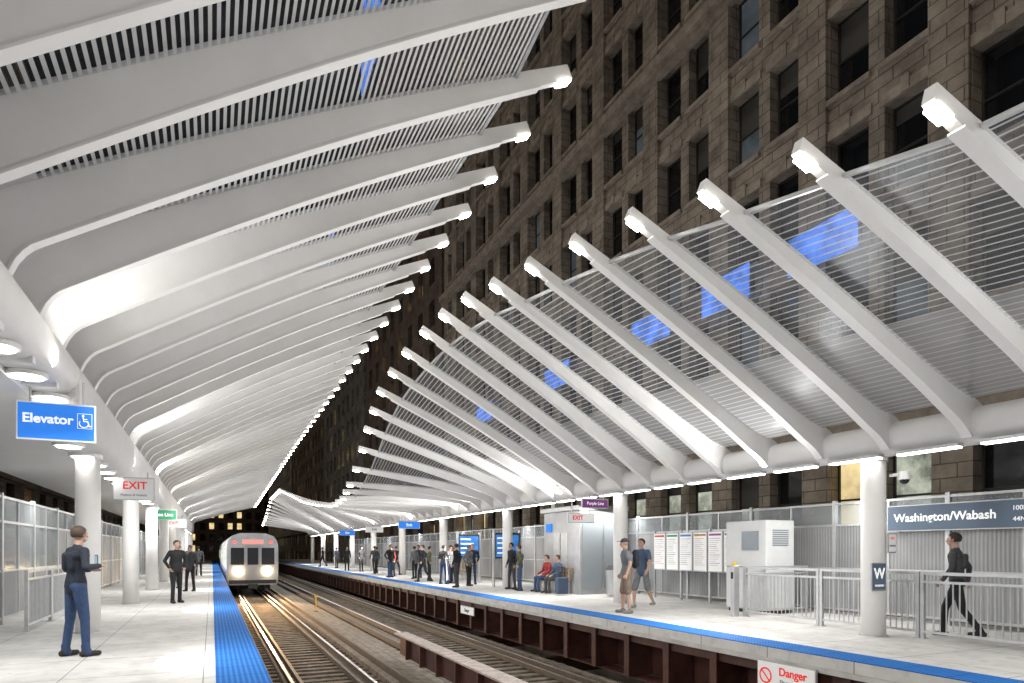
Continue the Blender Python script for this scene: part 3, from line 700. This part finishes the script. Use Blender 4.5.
# ------------------------------------------------------------------ train
silver=mat('train_silver',(.42,.43,.45),.3,.8,var=.2,scale=2)
hl=mat('headlight_lens',(1,1,1),.3,emis=(1,.74,.42),es=170,samp=True)
def train(y,first,label):
    r=thing('train_car',label,'train',(2.2,y,RZ))
    half=[(1.36,.55),(1.42,.9),(1.42,2.75),(1.36,3.15),(1.15,3.45),(.7,3.62)]
    prof=half+[(-a,b) for a,b in reversed(half)]
    mb=MB(); mb.ext(prof,.0,14.4,silver); part(r,'body',mb)
    for sx in(-1,1):
        for i in range(5):
            mb=MB(); a=1.3+2.5*i; x0,x1=sorted((sx*1.423,sx*1.435)); mb.box(x0,x1,a,a+1.9,1.75,2.65,glass_shop); part(r,'side_window',mb)
        mb=MB(); x0,x1=sorted((sx*1.423,sx*1.43)); mb.box(x0,x1,.1,14.3,1.25,1.4,mat('train_stripe',(.02,.1,.4),.4)); part(r,'stripe',mb)
    if first:
        gk=mat('cab_glass',(.015,.017,.02),.15,emis=(.5,.55,.6),es=.02)
        for a,b in((-1.2,-.48),(.48,1.2)):
            mb=MB(); mb.box(a,b,-.03,-.004,1.75,2.75,gk); part(r,'windscreen_glass',mb)
        mb=MB(); mb.box(-.42,.42,-.02,-.004,.7,2.92,mat('train_door',(.3,.31,.33),.35,.6)); d=part(r,'front_door',mb)
        mb=MB(); mb.box(-.3,.3,-.035,-.022,1.75,2.75,gk); part(d,'door_window',mb)
        mb=MB(); mb.box(-.6,.6,-.04,-.022,2.97,3.25,mat('destination_panel',(.2,.1,.1),.4,emis=(.9,.35,.3),es=.8)); part(r,'destination_display',mb)
        for sx in(-1,1):
            mb=MB(); mb.cyl((sx*.80,-.10,1.36),(sx*.80,-.004,1.36),.22,.24,hl,18); part(r,'headlight',mb)
            mb=MB(); mb.cyl((sx*1.0,-.06,3.08),(sx*1.0,-.004,3.08),.08,.08,mat('marker_red',(.6,.02,.02),.4,emis=(1,.05,.03),es=4),12); part(r,'marker_lamp',mb)
        mb=MB(); mb.box(-.25,.25,-.45,-.004,.35,.62,dark); part(r,'coupler',mb)
        mb=MB(); mb.box(-1.3,1.3,-.12,-.004,.64,.85,dark); part(r,'bumper',mb)
    for yy in(2.3,12.1):
        mb=MB(); mb.box(-1.05,1.05,yy-1.1,yy+1.1,.25,.55,dark)
        for dy in(-.8,.8):
            for sx in(-.75,.75): mb.cyl((sx-.06,yy+dy,.36),(sx+.06,yy+dy,.36),.355,.355,railm,20)
        part(r,'bogie',mb)
train(41.5,True,'silver train car with glowing headlights entering the station'); train(56.4,False,'silver train car coupled behind'); train(71.3,False,'silver train car coupled behind')
for sx in(-.80,.80):
    l=bpy.data.lights.new('headlight_beam','SPOT'); l.energy=9000; l.color=(1,.58,.26); l.spot_size=R(26); l.spot_blend=.9; l.shadow_soft_size=.12
    o=bpy.data.objects.new('headlight_beam',l); o.location=(2.2+sx,41.3,RZ+1.36); o.rotation_euler=aim((.03,-1,-.16)); link(o)

# ------------------------------------------------------------------ people
skin=mat('skin_light',(.42,.26,.19),.55)
eye=mat('eye_dark',(.03,.02,.02),.3)
def fabric(name,c): return mat(name,c,.85,var=.35,scale=9,bump=.9,bscale=22)
HAIR={'dark':mat('hair_dark',(.02,.015,.012),.7,bump=.5),'brown':mat('hair_brown',(.05,.03,.02),.7,bump=.5),'grey':mat('hair_grey',(.3,.29,.28),.7),'cap':mat('cap_cloth',(.04,.045,.06),.8)}
def capg(a,b,ra,rb,flat=1.,n=12):
    a=Vector(a);b=Vector(b);d=b-a; L=d.length; d=d/L if L>1e-6 else Vector((0,0,1))
    u=Vector((1,0,0)); u=(u-d*u.dot(d)); 
    if u.length<.15: u=Vector((0,1,0)); u=(u-d*u.dot(d))
    u.normalize(); w=d.cross(u)
    rings=[]
    for t in(-90,-60,-30,0): rings.append((a+d*ra*math.sin(R(t)),max(ra*math.cos(R(t)),.0006)))
    for t in(0,30,60,90): rings.append((b+d*rb*math.sin(R(t)),max(rb*math.cos(R(t)),.0006)))
    v=[];f=[]
    for c,r in rings:
        for k in range(n): t=2*math.pi*k/n; v.append(c+r*(math.cos(t)*u+flat*math.sin(t)*w))
    for j in range(len(rings)-1):
        for k in range(n): f.append((j*n+k,j*n+(k+1)%n,(j+1)*n+(k+1)%n,(j+1)*n+k))
    f.append(tuple(range(n))[::-1]); o=(len(rings)-1)*n; f.append(tuple(range(o,o+n)))
    return v,f
def person(loc,h,rz,label,top,bot,hair='dark',pose='stand',sleeve='long',shorts=False,sk=skin,vox=.014,shoe=(.03,.025,.02),coat=0,turn=0,group=None,wide=0):
    segs=[]
    A=lambda a,b,ra,rb,m,fl=1.: segs.append((Vector(a),Vector(b),ra,rb,fl,m))
    shm=fabric('shoe_%02d%02d'%(int(shoe[0]*100),int(shoe[2]*100)),shoe)
    hz=.93; dz=0
    if pose=='sit': dz=-.43; hz=.5
    for s in(-1,1):
        hip=(s*.092,0,hz)
        if pose=='sit': kn=(s*.12,.42,.50); an=(s*.13,.42,.09)
        elif pose=='walk': kn=(s*.10,s*.14+.05,.50); an=(s*.10,s*.28-.06,.10+(.05 if s<0 else 0))
        else: kn=(s*(.112+wide*.5),.02+s*(.03+wide*.4),.50); an=(s*(.125+wide),s*(.05+wide),.09)
        lm=bot
        A(hip,kn,.087,.060,lm,1.05); 
        cm=sk if shorts else bot
        mid=Vector(kn).lerp(Vector(an),.35)
        A(kn,mid,.058 if not shorts else .050,.056 if not shorts else .053,cm); A(mid,an,.056 if not shorts else .050,.050 if not shorts else .034,cm)
        if not shorts: A(mid.lerp(Vector(an),.8)+Vector((0,-.01,0)),Vector(an)+Vector((0,.01,-.03)),.052,.060,bot)
        if shorts: A(Vector(hip).lerp(Vector(kn),.5),Vector(hip).lerp(Vector(kn),.98),.085,.084,bot)
        a=Vector(an); A(a+Vector((0,-.045,-.045)),a+Vector((s*.02,.15,-.052)),.043,.036,shm); A(a+Vector((0,-.01,-.04)),a,.045,.042,shm)
    o=Vector((0,0,dz)); lean=.02 if pose!='sit' else .0
    A(o+Vector((-.05,-.005,.95)),o+Vector((.05,-.005,.95)),.110,.110,bot,.95)
    A(o+Vector((0,0,1.0)),o+Vector((0,0,1.12)),.148,.138,top,.72)
    A(o+Vector((0,0,1.12)),o+Vector((0,lean,1.33)),.138,.167,top,.70)
    A(o+Vector((-.09,lean,1.36)),o+Vector((.09,lean,1.36)),.105,.105,top,.95)
    A(o+Vector((-.15,lean,1.42)),o+Vector((.15,lean,1.42)),.062,.062,top,1.)
    A(o+Vector((0,lean,1.42)),o+Vector((0,lean,1.47)),.085,.062,top)
    A(o+Vector((-.07,-.09,1.2)),o+Vector((-.05,-.10,1.36)),.05,.05,top); A(o+Vector((.07,-.09,1.2)),o+Vector((.05,-.10,1.36)),.05,.05,top)
    if coat: A(o+Vector((0,0,1.05)),o+Vector((0,0,1.05-coat)),.150,.165,top,.8)
    else: A(o+Vector((0,0,1.02)),o+Vector((0,0,.95)),.150,.155,top,.80)
    A(o+Vector((0,lean,1.46)),o+Vector((0,lean+.015,1.56)),.054,.050,sk)
    hc=o+Vector((0,lean+.03,1.645))
    ct,sn=math.cos(turn),math.sin(turn)
    def hp(x,y,z): return hc+Vector((x*ct-y*sn,x*sn+y*ct,z))
    A(hp(0,-.018,.02),hp(0,.012,.012),.084,.075,sk,1.); A(hp(0,.03,-.06),hp(0,.048,-.068),.050,.042,sk)
    A(hp(0,.086,.0),hp(0,.105,-.028),.010,.015,sk)
    for s in(-1,1):
        A(hp(s*.076,-.005,.015),hp(s*.080,-.012,-.02),.014,.010,sk)
        A(hp(s*.031,.080,.012),hp(s*.033,.080,.012),.011,.011,eye)
    A(hp(-.018,.090,-.062),hp(.018,.090,-.062),.008,.008,mat('lips',(.35,.16,.13),.5))
    P={'stand':((.25,-.03,1.16),(.27,.06,.92)),'walk':((.25,.03,1.16),(.26,.16,.96)),'phone':((.33,-.04,1.20),(.13,.24,1.22)),'cross':((.27,.03,1.17),(.02,.20,1.18)),
       'pocket':((.29,-.06,1.18),(.21,.04,.98)),'sit':((.25,.05,1.17),(.16,.30,1.06))}
    for s in(-1,1):
        e,w=P[pose if pose in P else 'stand']
        if pose=='walk' and s>0: e,w=(.25,-.12,1.18),(.27,-.10,.94)
        if pose=='phone' and s<0: e,w=(.28,.02,1.17),(.10,.24,1.16)
        sh=o+Vector((s*.185,lean,1.42)); e=o+Vector((s*e[0],e[1],e[2])); w=o+Vector((s*w[0],w[1],w[2]))
        if sleeve=='short':
            A(sh,e,.048,.040,sk); A(sh,sh.lerp(e,.6),.062,.060,top); A(e,w,.042,.028,sk)
        else:
            A(sh,e,.056,.046,top); A(e,w.lerp(e,.08),.046,.036,top); A(w.lerp(e,.2),w,.03,.027,sk)
        d=(w-e).normalized()
        up=Vector((0,1,0)) if abs(d.y)<.7 else Vector((-s,0,.3)).normalized()
        up=(up-d*up.dot(d)).normalized(); nrm=d.cross(up)
        pe=w+d*.075
        A(w,pe,.027,.034,sk,.6); A(w+d*.03+up*.012,pe+up*.022,.020,.016,sk); A(w+d*.03-up*.012,pe-up*.022,.020,.016,sk)
        cin=(Vector((-s,0,0))-d*Vector((-s,0,0)).dot(d)); 
        if cin.length<.2: cin=nrm
        cin.normalize()
        for q,(off,ln) in enumerate(((.033,.065),(.011,.075),(-.011,.07),(-.032,.055))):
            b0=pe+up*off; k=b0+(d*.9+cin*.25)*ln*.5; t=k+(d*.6+cin*.8)*ln*.5
            A(b0,k,.0105,.0098,sk); A(k,t,.0098,.0085,sk)
        tb=w+d*.03+up*.025; A(tb,tb+up*.03+d*.03,.013,.012,sk); A(tb+up*.03+d*.03,tb+up*.035+d*.062+cin*.012,.012,.010,sk)
    V=[];F=[]
    for a,b,ra,rb,fl,m in segs:
        v,f=capg(a,b,ra,rb,fl); k=len(V); V+=[tuple(p) for p in v]; F+=[tuple(k+i for i in q) for q in f]
    me=bpy.data.meshes.new('tmp'); me.from_pydata(V,[],F); ob=bpy.data.objects.new('tmp',me); COL.objects.link(ob)
    rm=ob.modifiers.new('r','REMESH'); rm.mode='VOXEL'; rm.voxel_size=vox; rm.use_smooth_shade=True
    sm=ob.modifiers.new('s','SMOOTH'); sm.factor=.4; sm.iterations=2
    bpy.context.view_layer.update()
    nm=bpy.data.meshes.new_from_object(ob.evaluated_get(bpy.context.evaluated_depsgraph_get())); bpy.data.objects.remove(ob)
    nm.name='person_body'; ml=[]
    for q in segs:
        if q[5] not in ml: ml.append(q[5])
    nm.materials.clear()
    for m in ml: nm.materials.append(m)
    nf=len(nm.polygons); C=np.empty(nf*3); nm.polygons.foreach_get('center',C); C=C.reshape(-1,3)
    best=np.full(nf,1e9); bi=np.zeros(nf,int)
    for a,b,ra,rb,fl,m in segs:
        a_=np.array(a);d_=np.array(b)-a_; L2=max(d_@d_,1e-9); t=np.clip(((C-a_)@d_)/L2,0,1); q=C-(a_+t[:,None]*d_)
        if fl<1: q=q*np.array([1,1/fl,1]) if abs(d_[2])>abs(d_[0]) else q
        D=np.linalg.norm(q,axis=1)-(ra+(rb-ra)*t)
        u=D<best; best[u]=D[u]; bi[u]=ml.index(m)
    nm.polygons.foreach_set('material_index',bi.astype(np.int32)); nm.polygons.foreach_set('use_smooth',[True]*nf); nm.update()
    r=thing('person',label,'person',loc,rz=rz,group=group); r.scale=(h/1.76,)*3
    part(r,'body',None,me=nm)
    hm=HAIR[hair]; mb=MB(); nu,nv=20,14; v=[];f=[]
    for j in range(nv+1):
        p=math.pi*j/nv
        for i in range(nu):
            t=2*math.pi*i/nu; x,y,z=math.sin(p)*math.cos(t),math.sin(p)*math.sin(t),math.cos(p)
            w=1+.03*math.sin(7*t+j); q=hp(x*.089*w,-.014+y*.106*w,.020+z*.098*w); v.append(q)
    for j in range(nv):
        for i in range(nu):
            t=2*math.pi*(i+.5)/nu;p=math.pi*(j+.5)/nv; y=math.sin(p)*math.sin(t);z=math.cos(p)
            if z>(-.62 if hair!='cap' else .1)+ (1.25*max(0,y+.15) if hair!='cap' else 0): f.append((j*nu+i,(j+1)*nu+i,(j+1)*nu+(i+1)%nu,j*nu+(i+1)%nu))
    mb.add(v,f,hm)
    if hair=='cap': mb.add([hp(-.07,.07,.045),hp(.07,.07,.045),hp(.05,.17,.03),hp(-.05,.17,.03),hp(-.07,.07,.055),hp(.07,.07,.055),hp(.05,.17,.04),hp(-.05,.17,.04)],[(0,3,2,1),(4,5,6,7),(0,1,5,4),(1,2,6,5),(2,3,7,6),(3,0,4,7)],hm)
    part(r,'cap' if hair=='cap' else 'hair',mb,smooth=True)
    return r
navy=fabric('navy_cloth',(.012,.018,.032));jean=fabric('blue_denim',(.03,.06,.14));black=fabric('black_cloth',(.012,.012,.014))
greyc=fabric('grey_cloth',(.15,.16,.17));khaki=fabric('khaki_cloth',(.20,.15,.11));bluec=fabric('blue_cloth',(.05,.08,.14));whitec=fabric('white_cloth',(.5,.5,.5));redc=fabric('red_cloth',(.3,.03,.03));olive=fabric('olive_cloth',(.09,.09,.05)); char=fabric('charcoal_cloth',(.05,.05,.055))
person((-1.74,10.9,0),1.84,R(-55),'man in navy sweater and blue jeans holding a phone',navy,jean,'brown','phone','long',vox=.0095,shoe=(.03,.025,.025),turn=R(10),wide=.012)
r=thing('phone','black mobile phone held in both hands','phone',(-1.52,11.08,1.31),rz=R(-55))
mb=MB(); mb.box(-.04,.04,-.005,.005,-.03,.12,dark); part(r,'case',mb,bevel=.003); mb=MB(); mb.box(-.035,.035,-.0075,-.0055,-.02,.11,mat('phone_screen',(.2,.3,.4),.2,emis=(.6,.8,1),es=.4)); part(r,'screen',mb)
person((-.92,20.7,0),1.78,R(-150),'man in black suit standing on the platform',black,black,'dark','pocket',coat=.12)
person((-.72,26.4,0),1.68,R(150),'person in dark coat standing with arms down',char,black,'dark','stand',coat=.15)
person((-1.15,27.6,0),1.72,R(20),'person in black jacket walking along the platform',black,char,'brown','walk')
person((-.7,42,0),1.72,R(0),'person in grey jacket near the platform end',greyc,black,'dark','stand')
person((-1.3,45,0),1.7,R(170),'person in navy coat near the platform end',navy,black,'dark','walk')
person((8.95,12.95,0),1.78,R(70),'man in grey shirt, khaki shorts and dark cap',greyc,khaki,'cap','stand','short',shorts=True,vox=.012,shoe=(.2,.18,.17))
person((10.1,13.9,0),1.80,R(110),'man in blue shirt and grey shorts standing',bluec,greyc,'brown','walk','short',shorts=True,vox=.012,shoe=(.3,.3,.3))
person((11.5,6.9,0),1.80,R(20),'person in dark jacket walking behind the railing',char,black,'dark','walk',vox=.012)
r=thing('backpack','dark backpack worn over a grey shirt','backpack',(8.95+.20,12.95-.07,1.28),rz=R(70))
mb=MB(); mb.ell((0,0,0),(.15,.10,.23),navy); part(r,'main_pocket',mb,smooth=True)
mb=MB(); mb.ell((0,-.08,-.07),(.11,.06,.11),char); part(r,'front_pocket',mb,smooth=True)
G='passengers waiting on the far platform'
far=[(8.9,24.6,1.76,40,'person in black coat standing',black,char,'dark','stand'),
(9.2,27.2,1.72,-60,'person in charcoal jacket with hands raised',char,jean,'brown','phone'),
(9.8,27.6,1.68,100,'person in white shirt and dark trousers',whitec,black,'dark','stand'),
(10.3,26.5,1.78,170,'person in navy sweater and jeans',navy,jean,'brown','pocket'),
(9.7,25.4,1.70,210,'person in grey sweater and dark trousers standing',greyc,black,'brown','pocket'),
(9.0,29.5,1.75,90,'person in dark jacket walking',black,black,'dark','walk'),
(9.5,30.2,1.68,250,'person in dark olive coat standing',olive,black,'dark','pocket'),
(10.2,29.0,1.74,30,'person in white shirt with hands raised',whitec,jean,'brown','phone'),
(9.6,33.0,1.7,20,'person in grey sweater standing',greyc,black,'brown','stand'),
(10.1,34.0,1.78,130,'person in navy jacket and jeans standing',navy,jean,'dark','stand'),
(8.8,35.0,1.8,200,'person in black jacket standing',black,jean,'dark','pocket'),
(9.0,35.7,1.7,100,'person in dark jacket beside another passenger',char,black,'brown','stand'),
(9.3,36.5,1.7,120,'person in red top standing',redc,black,'dark','stand'),
(9.9,38,1.74,300,'person in black jacket walking',black,char,'brown','walk'),
(9.1,40,1.75,0,'person in dark coat walking',char,black,'dark','walk'),
(9.7,42,1.7,60,'person in blue shirt standing',bluec,black,'brown','phone'),
(9.3,45,1.76,200,'person in charcoal coat standing',char,black,'dark','pocket'),
(8.9,48,1.75,180,'person in black coat at the platform edge',black,black,'dark','stand'),
(9.2,54,1.72,30,'person in navy jacket standing',navy,black,'dark','stand'),
(9.0,60,1.75,90,'person in dark clothes standing',black,black,'dark','walk'),
(10.4,22.6,1.78,100,'person in black jacket and trousers standing',black,char,'dark','stand'),
(10.3,21.7,1.7,60,'person in olive jacket standing',olive,jean,'brown','pocket')]
for x,y,h,a,l,t,b,hr_,ps in far: person((x,y,0),h,R(a),l,t,b,hr_,ps,vox=.016 if y<30 else .02,group=G)
for y,t,b,l in((19.8,bluec,char,'person in blue top sitting on the bench'),(20.6,redc,jean,'person in red top sitting on the bench')):
    person((10.86,y,.02),1.74,R(90),l,t,b,'brown','sit',vox=.016,group=G)
r=thing('suitcase','small blue suitcase standing on the platform','suitcase',(10.5,18.9,0))
mb=MB(); mb.box(-.2,.2,-.13,.13,.05,.6,bluec); part(r,'case',mb,bevel=.04)
mb=MB(); mb.box(-.12,-.1,-.02,.02,.6,.9,dark); mb.box(.1,.12,-.02,.02,.6,.9,dark); mb.box(-.12,.12,-.02,.02,.9,.93,dark); part(r,'handle',mb)

# ------------------------------------------------------------------ world, sun, camera
w=bpy.data.worlds.new('World'); S.world=w; w.use_nodes=True; nt=w.node_tree
sky=nt.nodes.new('ShaderNodeTexSky'); sky.sky_type='NISHITA'; sky.sun_disc=False; sky.sun_elevation=R(3); sky.sun_rotation=R(-100)
bg=nt.nodes['Background']; nt.links.new(sky.outputs[0],bg.inputs[0]); bg.inputs[1].default_value=.006
l=bpy.data.lights.new('city_glow','SUN'); l.energy=.50; l.angle=R(12); l.color=(1,.91,.80)  # weak directional lamp added as warm night city glow on the facade
o=bpy.data.objects.new('city_glow',l); o.rotation_euler=aim((.75,.25,-.85)); link(o)
cam=bpy.data.cameras.new('camera'); cam.sensor_width=36; cam.lens=652/1024*36; cam.shift_y=(550-341.5)/1024; cam.clip_end=2000; cam.clip_start=.05
co=bpy.data.objects.new('camera',cam); co.location=(0,0,1.5); co.rotation_euler=(R(90),0,-math.atan(300/652)); link(co); S.camera=co
